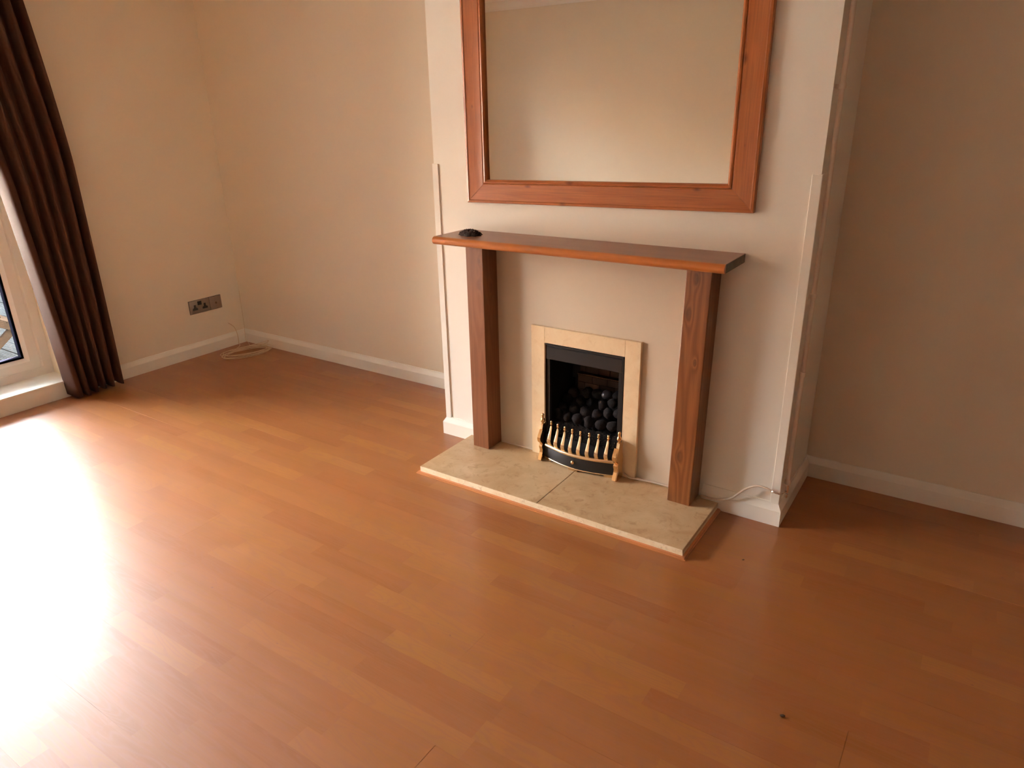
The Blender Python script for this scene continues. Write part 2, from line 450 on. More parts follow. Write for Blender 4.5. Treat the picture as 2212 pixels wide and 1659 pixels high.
h = bx('handle_plate', (FX-.002, ymid+.02, .95), (FX+.008, ymid+.05, 1.17), 'chrome', door, .002)
bm = bmesh.new(); tube(bm, spline([(FX+.006, ymid+.035, 1.08), (FX+.045, ymid+.035, 1.08), (FX+.05, ymid+.06, 1.08), (FX+.05, ymid+.15, 1.075)], 4), .008)
obj('handle', bm, 'chrome', h, smooth=True)
o = struct(bx('trim_4', (FX-.004, D0, DZ0-.012), (XL+.022, D1, DZ0), 'gloss_white', bevel=.003, seg=2)); o['label'] = 'white sill board under the patio door'
o = struct(bx('trim_5', (XL-.001, D0+.001, 0), (XL+.0175, D1-.001, DZ0-.012), 'gloss_white', bevel=.001)); o['label'] = 'white riser board below the door sill'

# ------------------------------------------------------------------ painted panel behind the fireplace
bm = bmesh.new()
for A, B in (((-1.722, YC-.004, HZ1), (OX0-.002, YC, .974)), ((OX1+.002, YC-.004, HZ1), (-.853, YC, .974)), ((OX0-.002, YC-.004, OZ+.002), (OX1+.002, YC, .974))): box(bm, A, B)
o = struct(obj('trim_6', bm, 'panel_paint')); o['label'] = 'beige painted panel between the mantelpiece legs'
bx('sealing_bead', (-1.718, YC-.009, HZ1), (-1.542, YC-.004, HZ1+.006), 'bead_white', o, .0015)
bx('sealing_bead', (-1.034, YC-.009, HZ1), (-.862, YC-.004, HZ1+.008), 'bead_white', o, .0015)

# ------------------------------------------------------------------ hearth
he = thing('hearth', 'cream stone hearth slab with orange wooden edging, below the fireplace', 'hearth')
JX = -1.2855; yb1 = YC-.0185; e_ = .0008
ZM = HZ1-.0135
for (a, b, inner) in ((HX0, JX-e_, -1.7), (JX+e_, HX1, -.86)):
    bm = bmesh.new()
    if a == HX0: poly = [(a, HY), (b, HY), (b, YC-.0005), (-1.8075, YC-.0005), (-1.8075, yb1), (a, yb1)]
    else: poly = [(a, HY), (b, HY), (b, yb1), (-.7535, yb1), (-.7535, YC-.0005), (a, YC-.0005)]
    prism(bm, poly, 'z', ZM, HZ1)
    bmesh.ops.bevel(bm, geom=[e for e in bm.edges if all(v.co.z > HZ1-1e-5 for v in e.verts)], offset=.0012, segments=1, affect='EDGES')
    obj('stone_slab', bm, ['hearth_stone'], he)
# edging strips: upper rough arris and lower layer, recessed by a hair
bm = bmesh.new()
def L_strip(bm, o, i, z0, z1):
    prism(bm, [(HX0-o, HY-o), (HX1+o, HY-o), (HX1+o, yb1), (HX1-i, yb1), (HX1-i, HY+i), (HX0+i, HY+i), (HX0+i, yb1), (HX0-o, yb1)], 'z', z0, z1)
L_strip(bm, 0, .02, HZ0, ZM-.0008); obj('edge_strip', bm, 'hearth_edge', he, label='lower pale stone edge strip')
bm = bmesh.new(); prism(bm, [(HX0+.001, HY-.0012), (HX1-.001, HY-.0012), (HX1-.001, HY-.0001), (HX0+.001, HY-.0001)], 'z', ZM, HZ1-.0016)
obj('edge_strip', bm, 'hearth_edge', he, label='upper pale stone edge strip')
# orange edging on the floor
wood('orange_trim', (.62, .235, .085), (.66, .28, .11), (.36, .12, .05), 'x', .35, contrast=.3)
bm = bmesh.new(); o1 = .014
for (za, zb, oo) in ((0.0, .004, o1), (.004, .0083, o1-.004)):
    prism(bm, [(HX0-oo, HY-oo), (HX1+oo, HY-oo), (HX1+oo, yb1-.0), (HX1-.01, yb1), (HX1-.01, HY+.01), (HX0+.01, HY+.01), (HX0+.01, yb1), (HX0-oo, yb1)], 'z', za+.0004, zb)
obj('wooden_edging', bm, 'orange_trim', he)
bx('mortar_bed', (HX0+.011, HY+.011, .0004), (HX1-.011, yb1-.001, HZ0+.004), 'soot_black', he)

# ------------------------------------------------------------------ mantelpiece
wood('leg_wood_plain', (.235, .078, .024), (.30, .115, .044), (.15, .048, .018), 'z', .42,
     [((-1.745, 2.3526, .80), .014), ((-1.7205, 2.41, .78), .016), ((-1.74, 2.3526, .9), .010)], 70, .2, .45)
wood('leg_wood_knotty', (.23, .072, .016), (.36, .135, .040), (.10, .034, .012), 'z', .38,
     [((-.83, 2.3526, .795), .017), ((-.805, 2.3526, .925), .014), ((-.825, 2.3526, .235), .016), ((-.79, 2.3526, .62), .008)], 85, .3, .55)
wood('shelf_wood', (.255, .092, .036), (.30, .12, .052), (.16, .055, .025), 'x', .34, [], 45, .15, .4)
wood('nosing_wood', (.52, .165, .026), (.56, .19, .035), (.36, .105, .02), 'x', .30, [], 30, .5, .3)
wood('end_grain', (.10, .085, .055), (.16, .14, .10), (.06, .05, .03), 'x', .6, [], 50, 0, .4)
mp = thing('mantelpiece', 'wooden mantelpiece with long shelf on two square legs around the fire', 'mantelpiece')
MX0, MX1, MY, MZ, MT = -1.8844, -.678, 2.2311, 1.0077, .0318
bm = bmesh.new(); box(bm, (MX0, MY+.016, MZ-MT), (MX1, YC, MZ), .0012)
sh = obj('shelf', bm, ['shelf_wood', 'end_grain'], mp)
for p in sh.data.polygons:
    if p.normal.x > .9: p.material_index = 1
bm = bmesh.new(); nz = []
for i in range(9):
    t = -math.pi/2 + math.pi*i/8
    nz.append((MY+.016-.016*math.cos(t), MZ-MT/2+(MT/2)*math.sin(t)))
nz.append((MY+.0165, MZ)); nz.append((MY+.0165, MZ-MT))
prism(bm, nz, 'x', MX0, MX1)
obj('shelf_nosing', bm, 'nosing_wood', sh, smooth=True, auto=50, label='rounded orange front edge')
LZ = MZ-MT
bx('leg', (-1.8078, 2.3526, HZ1), (-1.7215, YC-.0005, LZ), 'leg_wood_plain', mp, .0025, 2, label='smooth brown leg on the left')
bm = bmesh.new(); box(bm, (-.8595, 2.3526, HZ1), (-.7675, YC-.0005, LZ), .003, 2)
for v in bm.verts: v.co.x += .014*(v.co.z-HZ1)/(LZ-HZ1)
obj('leg', bm, 'leg_wood_knotty', mp, label='knotty brown leg on the right')

# ------------------------------------------------------------------ stone surround of the fire
su = thing('fire_surround', 'flat cream marble surround framing the coal fire', 'fire surround')
SX0, SX1, SZ = -1.5401, -1.0362, .6331
ys = YC-.020
bx('stone_jamb', (SX0, ys, HZ1+.0003), (OX0-.0003, YC-.0045, SZ), 'surround_stone', su, .0008)
bx('stone_jamb', (OX1+.0003, ys, HZ1+.0003), (SX1, YC-.0045, SZ), 'surround_stone', su, .0008)
bx('stone_lintel', (OX0+.0003, ys, OZ), (OX1-.0003, YC-.0045, SZ-.0004), 'surround_stone', su, .0008)

# ------------------------------------------------------------------ inset gas fire
gf = thing('gas_fire', 'black inset gas fire with brick lined back, inside the marble surround', 'fire')
a0, a1, at = OX0+.0045, OX1-.0045, OZ-.0045
zb = HZ1+.0005
bm = bmesh.new()
box(bm, (a0-.003, YC-.024, zb), (a0+.004, YC+.02, at), .0008)
obj('bronze_trim', bm, 'bronze', gf)
bx('top_trim', (a0+.0045, YC-.022, at-.004), (a1+.002, YC+.02, at+.003), 'black_enamel', gf, .0008)
bx('edge_trim', (a1-.004, YC-.022, zb), (a1+.003, YC+.02, at-.0045), 'black_enamel', gf, .0008)
for (x0, x1) in ((a0+.0065, a0+.020), (a1-.020, a1-.0065)): bx('side_flange', (x0, YC-.016, zb), (x1, YC+.004, at-.0065), 'black_enamel', gf, .001)
bm = bmesh.new()
prism(bm, [(YC-.018, at-.005), (YC-.022, at-.010), (YC-.022, .4955), (YC-.017, .492), (YC-.011, .494), (YC-.004, at-.005)], 'x', a0+.007, a1-.005)
obj('hood', bm, 'black_enamel', gf, label='black metal hood across the top')
bm = bmesh.new(); bi0, bi1, yb2 = a0+.004, a1-.004, YC+.235
for A, B in (((bi0, YC+.004, zb), (bi0+.004, yb2, at-.008)), ((bi1-.004, YC+.004, zb), (bi1, yb2, at-.008)), ((bi0, yb2, zb), (bi1, yb2+.004, at-.008)),
             ((bi0+.004, YC+.004, zb), (bi1-.004, yb2, zb+.004)), ((bi0+.004, YC+.03, at-.012), (bi1-.004, yb2, at-.008))): box(bm, A, B)
obj('firebox', bm, 'soot_black', gf)
# bricks: upper back (leaning) and lower plate
fb = None
def bricks(z0, rows, hgt, n, ybase, lean, xa, xb, parent):
    wd = (xb-xa)/n
    for r in range(rows):
        sh_ = .5*wd if r % 2 else 0
        x = xa-sh_
        while x < xb-.004:
            p, q = max(x, xa), min(x+wd, xb)
            if q-p > .008:
                y = ybase-lean*r
                o = bx('brick', (p+.0012, y, z0+r*hgt+.001), (q-.0012, y+.012, z0+(r+1)*hgt-.001), 'firebrick', parent, .0015)
            x += wd
upb = bx('back_wall', (bi0+.005, YC+.205, .34), (bi1-.005, YC+.215, at-.013), 'soot_black', gf)
bricks(.345, 6, .033, 5, YC+.193, 0, bi0+.05, bi1-.006, upb)
lwb = bx('back_plate', (bi0+.05, YC+.178, .15), (bi1-.006, YC+.190, .376), 'soot_black', gf)
bricks(.275, 3, .033, 4, YC+.168, 0, bi0+.052, bi1-.008, lwb)
bx('plate_rim', (bi0+.05, YC+.166, .3755), (bi1-.006, YC+.190, .379), 'bronze', lwb, .0008)
# coal tray and the rough ember strip
bm = bmesh.new()
prism(bm, [(YC+.0, .13), (YC+.012, .185), (YC+.165, .275), (YC+.165, .13)], 'x', bi0+.006, bi1-.006)
obj('coal_tray', bm, 'soot_black', gf)
bm = bmesh.new(); nx = 46; rows_ = []
rs = random.Random(3)
for j in range(7):
    rr = []
    for i in range(nx):
        x = bi0+.008+(bi1-bi0-.016)*i/(nx-1); t = j/6
        z = .120+.085*math.sin(math.pi*min(1, t*1.2)*.5)+(.0 if j == 0 else rs.uniform(-.006, .007)) - .035*max(0, t-.75)*4*.4
        y = YC-.040+.062*t+rs.uniform(-.003, .003)
        rr.append(bm.verts.new((x, y, z)))
    rows_.append(rr)
for A, B in zip(rows_, rows_[1:]):
    for i in range(nx-1): bm.faces.new((A[i], A[i+1], B[i+1], B[i]))
o = obj('ember_strip', bm, 'ember', gf, smooth=True); m_ = o.modifiers.new('s', 'SOLIDIFY'); m_.thickness = .006

# coals: each one a thing
def coal_mesh(seed, r):
    rs = random.Random(seed); bm = bmesh.new(); bmesh.ops.create_icosphere(bm, subdivisions=2, radius=r)
    ax = (rs.uniform(.9, 1.12), rs.uniform(.85, 1.05), rs.uniform(.85, 1.1))
    dirs = [(Vector((rs.uniform(-1, 1), rs.uniform(-1, 1), rs.uniform(-1, 1))).normalized(), rs.uniform(.66, .90)) for _ in range(9)]
    for v in bm.verts:
        n = v.co.normalized(); k = 1+rs.uniform(-.07, .07)
        for d, c in dirs:
            q = n.dot(d)
            if q > c: k *= c/q+.02
        v.co = Vector((n.x*ax[0], n.y*ax[1], n.z*ax[2]))*r*k
    return bm
coals = [[-1.419, 2.605, 0.292], [-1.351, 2.603, 0.304], [-1.297, 2.6, 0.313], [-1.25, 2.593, 0.318], [-1.432, 2.575, 0.268], [-1.362, 2.565, 0.274], [-1.315, 2.565, 0.281], [-1.25, 2.549, 0.286], [-1.203, 2.556, 0.301], [-1.436, 2.544, 0.243], [-1.375, 2.53, 0.246], [-1.314, 2.521, 0.252], [-1.252, 2.509, 0.255], [-1.198, 2.512, 0.269], [-1.445, 2.514, 0.216], [-1.392, 2.495, 0.220], [-1.332, 2.483, 0.225], [-1.270, 2.474, 0.228], [-1.216, 2.472, 0.230], [-1.160, 2.470, 0.238], [-1.15, 2.518, 0.275], [-1.155, 2.566, .305], [-1.203, 2.600, .322]]
ROWS = ([0, 1, 2, 3, 22], [4, 5, 6, 7, 8, 21], [9, 10, 11, 12, 13, 20], [14, 15, 16, 17, 18, 19])
for i, (x, y, z) in enumerate(coals):
    rr = .0265+random.uniform(-.0015, .002)
    if i in (5, 6): rr = .021
    shiny = (i == 3)
    o = obj('coal', coal_mesh(i, rr), 'coal', smooth=True)
    o.location = (x, y, z); o.rotation_euler = (0, 0, random.uniform(0, 6))
    rowi = next(k for k, r0 in enumerate(ROWS) if i in r0)
    od = ('first', 'second', 'third', 'fourth', 'fifth', 'sixth', 'seventh')[sorted(ROWS[rowi], key=lambda j: coals[j][0]).index(i)]
    rn = ('rear row of the heap', 'second row from the back', 'third row from the back', 'front row behind the fret')[rowi]
    if shiny: tag(o, 'dark ceramic coal with a glossy highlight, in the rear row of the heap', 'coal', 'coals in the fire bed')
    else: tag(o, '%s dark grey ceramic coal from the left in the %s' % (od, rn), 'coal', 'coals in the fire bed')
    if shiny:
        a = N('coal_gloss'); n = a.noise(a.pos(), 130, 4, .7); M['coal_gloss'] = a.pbr((.05, .045, .05), .22, normal=a.bump(n, .3, .002)); o.data.materials[0] = M['coal_gloss']

# brass fret in front of the fire
fr = thing('fire_fret', 'brass fret with eight upright bars and black ash cover, before the coals', 'fireplace fret')
def post(x0, x1, side):
    bm = bmesh.new()
    front = [(-.004, .0), (-.007, .006), (-.003, .020), (.006, .034), (.009, .050), (.004, .062), (.002, .070), (.010, .078), (.004, .086), (-.006, .094), (-.011, .104), (-.012, .112), (-.008, .124), (.001, .136), (.008, .148), (.012, .160), (.014, .170)]
    # rear edge follows a softer wave
    back = [(.052, .172), (.056, .160), (.052, .145), (.050, .125), (.055, .105), (.058, .080), (.054, .060), (.052, .040), (.056, .02), (.058, 0)]
    poly = [(2.3845+y, HZ1+.0003+z) for y, z in front]+[(2.3785+y, HZ1+.0003+z) for y, z in back]
    prism(bm, poly, 'x', x0, x1)
    p = obj('side_post', bm, 'brass_satin', fr, smooth=True, auto=35)
    # raised front facing strips
    bm = bmesh.new()
    zt = HZ1+.0003
    fx0, fx1 = (x0-.002, x0+.013) if side < 0 else (x0-.006, x0+.010)
    A, B = [], []
    for y, z in front[1:-2]:
        A.append((bm.verts.new((fx0, 2.3835+y-.003, zt+z)), bm.verts.new((fx1, 2.3835+y-.003, zt+z)), bm.verts.new((fx1, 2.3835+y+.004, zt+z)), bm.verts.new((fx0, 2.3835+y+.004, zt+z))))
    for P, Q in zip(A, A[1:]):
        for k in range(4): bm.faces.new((P[k], P[(k+1) % 4], Q[(k+1) % 4], Q[k]))
    bm.faces.new(A[0]); bm.faces.new(A[-1][::-1])
    obj('post_facing', bm, 'brass', p, smooth=True, auto=40)
    bm = bmesh.new()
    xc, yc = (x0+x1)/2, 2.405
    lathe(bm, [(.002, .166), (.006, .170), (.0045, .175), (.009, .182), (.0105, .188), (.008, .195), (.0045, .199), (.006, .202), (.0045, .205), (.0065, .210), (.0068, .214), (.004, .219), (.001, .2205)], (xc, yc, HZ1), 14)
    obj('finial', bm, 'brass', p, smooth=True)
post(-1.468, -1.459, -1); post(-1.1045, -1.0915, 1)
xs0, xs1 = -1.456, -1.108
def bow(t): return 2.408-.036*math.sin(math.pi*t)            # front bulge in plan
def band(name, z0, z1, th, mat, bulge=0.0, zb_=None, drop=0, seg=28, ta=0.0, tb=1.0, parent=fr, bev=True, ofs=0):
    bm = bmesh.new(); R_ = []
    for i in range(seg+1):
        t = ta+(tb-ta)*i/seg; x = xs0+(xs1-xs0)*t; y = bow(t)+ofs
        cs = [(y, z0), (y-bulge*.7, z0+(z1-z0)*.25), (y-bulge, (z0+z1)/2), (y-bulge*.7, z0+(z1-z0)*.75), (y, z1), (y+th, z1), (y+th, z0)]
        R_.append([bm.verts.new((x, a, b)) for a, b in cs])
    n = len(R_[0])
    for A, B in zip(R_, R_[1:]):
        for k in range(n): bm.faces.new((A[k], A[(k+1) % n], B[(k+1) % n], B[k]))
    bm.faces.new(R_[0]); bm.faces.new(R_[-1][::-1])
    return obj(name, bm, mat, parent, smooth=True, auto=50)
band('rail', HZ1+.068, HZ1+.085, .012, 'brass_satin', .006, ta=.03, tb=.985, ofs=-.006)
ac = band('ash_cover', HZ1+.014, HZ1+.068, .006, 'black_enamel', .002, ta=.0, tb=1.0)
bm = bmesh.new(); lathe(bm, [(.003, .004), (.004, -.001), (.0078, -.004), (.0085, -.007), (.006, -.010), (.001, -.011)], (-1.292, 2.370, HZ1+.044), 16, 'y')
obj('knob', bm, 'brass', ac, smooth=True)
bs_ = band('foot_strip', HZ1+.009, HZ1+.0145, .006, 'brass_satin', .002, ta=.0, tb=1.0, ofs=-.001)
for (ta, tb) in ((.03, .11), (.40, .53), (.86, .97)):
    band('foot', HZ1+.0004, HZ1+.0095, .004, 'brass_satin', 0, ta=ta, tb=tb, seg=5, parent=bs_, ofs=-.001)
# black inner grate behind the bars
bm = bmesh.new()
box(bm, (xs0+.004, 2.412, HZ1+.001), (xs1-.004, 2.418, HZ1+.120)); obj('inner_grate', bm, 'soot_black', fr)
for i in range(8):
    xb = -1.4235+.0393*i; t = (xb-xs0)/(xs1-xs0); yf = bow(t)
    bm = bmesh.new(); R_ = []
    # (z, depth offset, half width, half depth)
    pf = [(.083, .000, .0082, .003), (.092, -.004, .0090, .003), (.102, -.007, .0088, .003), (.115, -.004, .0080, .003), (.130, .003, .0066, .003), (.145, .009, .0054, .003), (.158, .013, .0050, .003), (.166, .014, .0034, .0026)]
    for z, dy, hw, hd in pf:
        R_.append([bm.verts.new((xb+sx*hw, yf+dy+sy_*hd, HZ1+z)) for sx, sy_ in ((-1, -1), (0, -1.5), (1, -1), (1, 1), (-1, 1))])
    for A, B in zip(R_, R_[1:]):
        for k in range(5): bm.faces.new((A[k], A[(k+1) % 5], B[(k+1) % 5], B[k]))
    bm.faces.new(R_[0]); bm.faces.new(R_[-1][::-1])
    b = obj('bar', bm, 'brass_satin', fr, smooth=True, auto=45)
    bm = bmesh.new()
    lathe(bm, [(.0035, .165), (.0040, .170), (.0060, .174), (.0066, .177), (.0040, .179), (.0048, .181), (.0058, .185), (.0040, .1895), (.001, .191)], (xb, yf+.014, HZ1), 12)
    obj('bar_finial', bm, 'brass', b, smooth=True)

# ------------------------------------------------------------------ mirror above the mantel
wood('mirror_pine', (.44, .125, .026), (.50, .165, .042), (.10, .028, .010), 'x', .36, [((-1.55, 2.437, 1.20), .008), ((-1.36, 2.437, 1.22), .010), ((-.86, 2.437, 1.215), .010), ((-1.39, 2.437, 1.14), .009)], 34, .25, .35)
wood('mirror_pine_upright', (.44, .125, .026), (.50, .165, .042), (.10, .028, .010), 'z', .36, [((-.735, 2.437, 1.62), .011), ((-.71, 2.437, 1.36), .004), ((-1.81, 2.437, 1.5), .005)], 34, .25, .35)
mi = thing('mirror', 'large landscape mirror in an orange pine frame above the mantelpiece', 'mirror')
GX0, GX1, GZ, GT = -1.8506, -.6605, 1.1461, 2.06
IX0, IX1, IZ, IT = -1.7488, -.755, 1.2382, 1.965
def shear(x, z): return z-.0215*(GX1-x)/(GX1-GX0)
# profile: fraction across the width, distance out from the wall
mprof = [(0, 0), (0, .020), (.02, .023), (.10, .024), (.13, .0215), (.50, .0185), (.80, .0205), (.84, .0185), (.87, .0225), (.93, .0235), (1.0, .018), (1.0, .004), (1.0, 0)]
def member(corners_out, corners_in, mat, name):
    (oa, ob), (ia, ib) = corners_out, corners_in
    bm = bmesh.new(); A, B = [], []
    for f, d in mprof:
        ax, az = oa[0]+(ia[0]-oa[0])*f, oa[1]+(ia[1]-oa[1])*f
        bx_, bz = ob[0]+(ib[0]-ob[0])*f, ob[1]+(ib[1]-ob[1])*f
        A.append(bm.verts.new((ax, YC-.0005-d, shear(ax, az)))); B.append(bm.verts.new((bx_, YC-.0005-d, shear(bx_, bz))))
    bm.faces.new(A); bm.faces.new(B[::-1]); n = len(A)
    for k in range(n): bm.faces.new((A[k], B[k], B[(k+1) % n], A[(k+1) % n]))
    return obj(name, bm, mat, mi, smooth=True, auto=25)
g_ = .0004
o_bl, o_br, o_tr, o_tl = (GX0, GZ), (GX1, GZ), (GX1, GT), (GX0, GT)
i_bl, i_br, i_tr, i_tl = (IX0, IZ), (IX1, IZ), (IX1, IT), (IX0, IT)
sh2 = lambda p, dx, dz: (p[0]+dx, p[1]+dz)
member((sh2(o_bl, g_, 0), sh2(o_br, -g_, 0)), (sh2(i_bl, g_, 0), sh2(i_br, -g_, 0)), 'mirror_pine', 'frame_rail')
member((sh2(o_tl, g_, 0), sh2(o_tr, -g_, 0)), (sh2(i_tl, g_, 0), sh2(i_tr, -g_, 0)), 'mirror_pine', 'frame_rail')
member((sh2(o_bl, 0, g_), sh2(o_tl, 0, -g_)), (sh2(i_bl, 0, g_), sh2(i_tl, 0, -g_)), 'mirror_pine_upright', 'frame_stile')
member((sh2(o_br, 0, g_), sh2(o_tr, 0, -g_)), (sh2(i_br, 0, g_), sh2(i_tr, 0, -g_)), 'mirror_pine_upright', 'frame_stile')
bm = bmesh.new()
c4 = [(IX0-.004, IZ-.004), (IX1+.004, IZ-.004), (IX1+.004, IT+.004), (IX0-.004, IT+.004)]
prism(bm, [(x, shear(x, z)) for x, z in c4], 'y', YC-.008, YC-.004)
obj('mirror_glass', bm, 'mirror_silver', mi)

# ------------------------------------------------------------------ dark carved ornament on the shelf
bm = bmesh.new(); rs = random.Random(5)
NR, NA = 9, 36; ringsv = []
for i in range(NR+1):
    t = i/NR; ring = []
    for k in range(NA):
        a = 2*math.pi*k/NA
        r = (1-t)**.62 if i else 1.0
        pet = 1+.10*math.cos(9*a+(i % 2)*math.pi)*(1-t)
        rad = r*pet*(1+rs.uniform(-.05, .05))
        hz = .0045 + .021*(1-(1-t)**1.6) + .0034*math.cos(9*a+(i % 2)*math.pi) + rs.uniform(-.0022, .0026)*min(1, i)
        if i == 0: hz = .0
        if i == 1: rad = 1.0*(1+.05*math.cos(9*a))
        ring.append(bm.verts.new((.050*rad*math.cos(a), .036*rad*math.sin(a), hz*.88)))
    ringsv.append(ring)
for A, B in zip(ringsv, ringsv[1:]):
    for k in range(NA): bm.faces.new((A[k], A[(k+1) % NA], B[(k+1) % NA], B[k]))
bm.faces.new(ringsv[0][::-1]); bm.faces.new(ringsv[-1])
o = obj('carved_ornament', bm, 'coaster_brown'); o.location = (-1.765, 2.335, MZ+.0002)
tag(o, 'small dark brown carved ornament on the left end of the mantel shelf', 'ornament')

# ------------------------------------------------------------------ gas pipe and hose
pp = thing('gas_pipe', 'white painted vertical pipe on the shaded side of the chimney breast', 'pipe')
PX, PY = CX1+.020, 2.487
bm = bmesh.new(); tube(bm, [(PX, PY, z) for z in (.170, .6, 1.2, 1.8, ZC-.001)], .0080, 12)
obj('pipe', bm, 'pipe_paint', pp, smooth=True, auto=60)
for z in (1.535, .882):
    bm = bmesh.new(); lathe(bm, [(.0095, z-.012), (.0112, z-.010), (.0112, z+.004), (.0095, z+.006)], (PX, PY, 0), 12)
    box(bm, (CX1, PY-.007, z-.010), (PX, PY+.007, z+.002)); box(bm, (CX1, PY-.024, z-.008), (CX1+.003, PY-.004, z+.000), .001)
    obj('pipe_clip', bm, 'pipe_paint', pp, smooth=True, auto=40)
for z in (.600,):
    bm = bmesh.new(); lathe(bm, [(.0085, z-.010), (.0100, z-.009), (.0100, z+.009), (.0085, z+.010)], (PX, PY, 0), 12)
    obj('pipe_joint', bm, 'pipe_paint', pp, smooth=True, auto=40)
bm = bmesh.new(); lathe(bm, [(.0085, .182), (.0100, .180), (.0115, .168), (.0112, .164), (.009, .162)], (PX, PY, 0), 12)
obj('pipe_joint', bm, 'pipe_paint', pp, smooth=True, auto=40)
bm = bmesh.new(); vy = 2.478
lathe(bm, [(.003, .163), (.0065, .160), (.0068, .130), (.005, .127), (.0035, .124), (.0055, .121), (.0055, .108), (.003, .104)], (PX, PY, 0), 14)
v = obj('valve', bm, 'chrome', pp, smooth=True, auto=40, label='chrome isolating valve')
bm = bmesh.new(); tube(bm, [(PX, PY, .134), (PX-.006, PY-.03, .140), (PX-.014, 2.4255, .147), (PX-.030, 2.4235, .150), (PX-.040, 2.4235, .151)], [.0038, .0038, .0038, .0042, .0052], 10)
obj('elbow', bm, 'chrome', v, smooth=True)
hs_ = thing('gas_hose', 'thin white hose curving over the skirting from valve to behind the leg', 'hose')
pts = [(PX-.038, 2.4235, .151), (-.51, 2.424, .158), (-.545, 2.425, .155), (-.585, 2.425, .128), (-.625, 2.425, .082), (-.66, 2.424, .062), (-.705, 2.424, .052), (-.75, 2.430, .050)]
bm = bmesh.new(); tube(bm, spline(pts, 8), .0042, 8); obj('hose', bm, 'hose_white', hs_, smooth=True)
pts = [(-.864, 2.444, .0435), (-.93, 2.444, .0425), (-1.02, 2.437, .041), (-1.055, 2.431, .0405), (-1.085, 2.438, .050)]
bm = bmesh.new(); tube(bm, spline(pts, 8), .0036, 8); obj('hose', bm, 'hose_white', hs_, smooth=True)

# ------------------------------------------------------------------ sockets on the left wall
def rot_yz(o): return o
ds = thing('double_socket', 'brushed metal double power socket with black switch on left wall', 'socket')
sy0, sz0 = 2.5396, .280
def rounded(bm, y0, y1, z0, z1, x0, x1, r=.004): box(bm, (x0, y0, z0), (x1, y1, z1), r, 3)
bm = bmesh.new(); rounded(bm, sy0, sy0+.146, sz0, sz0+.086, XL+.0003, XL+.008, .0032); obj('face_plate', bm, 'brushed_steel', ds, smooth=True, auto=30)
bx('back_gasket', (XL+.0001, sy0-.0015, sz0-.0015), (XL+.002, sy0+.1475, sz0+.0875), 'black_plastic', ds)
for c in (.037, .109):
    bm = bmesh.new(); yc = sy0+c; zc = sz0+.040; xf = XL+.0078
    prism(bm, [(yc-.019, zc-.018), (yc+.019, zc-.018), (yc+.019, zc-.006), (yc+.008, zc+.000), (yc+.007, zc+.018), (yc-.007, zc+.018), (yc-.008, zc+.000), (yc-.019, zc-.006)], 'x', xf, xf+.0008)
    obj('pin_insert', bm, 'black_plastic', ds)
sw = bx('switch', (XL+.0078, sy0+.058, sz0+.052), (XL+.0100, sy0+.088, sz0+.078), 'black_plastic', ds, .001)
bx('rocker', (XL+.0099, sy0+.060, sz0+.054), (XL+.0125, sy0+.0722, sz0+.076), 'black_plastic', sw, .001)
bx('rocker', (XL+.0099, sy0+.0738, sz0+.054), (XL+.0125, sy0+.086, sz0+.076), 'black_plastic', sw, .001)
as_ = thing('aerial_socket', 'square brushed metal aerial socket on left wall nearest the corner', 'socket')
y1_ = sy0+.1495
bm = bmesh.new(); rounded(bm, y1_, y1_+.086, sz0, sz0+.086, XL+.0003, XL+.008, .0032); obj('face_plate', bm, 'brushed_steel', as_, smooth=True, auto=30)
bx('back_gasket', (XL+.0001, y1_-.0012, sz0-.0015), (XL+.002, y1_+.0875, sz0+.0875), 'black_plastic', as_)
bm = bmesh.new(); lathe(bm, [(.0075, 0), (.0075, .0015), (.0055, .0018), (.0045, .004), (.0030, .004), (.0028, .001)], (XL+.0078, y1_+.043, sz0+.041), 16, 'x'); obj('aerial_port', bm, 'bronze', as_, smooth=True, auto=40)

# ------------------------------------------------------------------ loose coiled cable in the corner
cb = thing('aerial_cable', 'loosely coiled thin cream cable on floor in the back left corner', 'cable')
rs = random.Random(11); bm = bmesh.new()
cxy = (-3.985, 2.735)
ctrl = [(XL+.002, 2.800, .160), (XL+.012, 2.806, .155), (XL+.022, 2.832, .120), (XL+.026, 2.842, .06), (XL+.030, 2.838, .012), (-4.15, 2.80, .004)]
loops = 7
for L in range(loops):
    a_, b_ = .150+rs.uniform(-.015, .018), .088+rs.uniform(-.020, .012)
    ox, oy = rs.uniform(-.010, .010), rs.uniform(-.010, .012)
    th = math.radians(72)+rs.uniform(-.10, .10)
    for k in range(10):
        if L == 0 and k < 1: continue
        t = 2*math.pi*k/10+2.4
        px, py = a_*math.cos(t), b_*math.sin(t)
        ctrl.append((cxy[0]+ox+px*math.cos(th)-py*math.sin(th), cxy[1]+oy+px*math.sin(th)+py*math.cos(th), .004+.0028*L+rs.uniform(0, .003)))
ctrl += [(-4.02, 2.86, .030), (-3.975, 2.894, .045), (-3.955, 2.900, .052), (-3.965, 2.885, .035), (-4.01, 2.85, .028)]
tube(bm, spline(ctrl, 6), .0021, 6); obj('coil', bm, 'cable_cream', cb, smooth=True)
bm = bmesh.new(); tube(bm, spline([(XL+.004, YB-.004, .36), (XL+.003, YB-.005, .2), (XL+.006, YB-.008, .10), (XL+.024, YB-.024, .07), (XL+.026, YB-.028, .02), (XL+.06, YB-.035, .006), (-4.08, 2.84, .006)], 8), .0012, 6)
obj('lead', bm, 'cable_cream', cb, smooth=True)

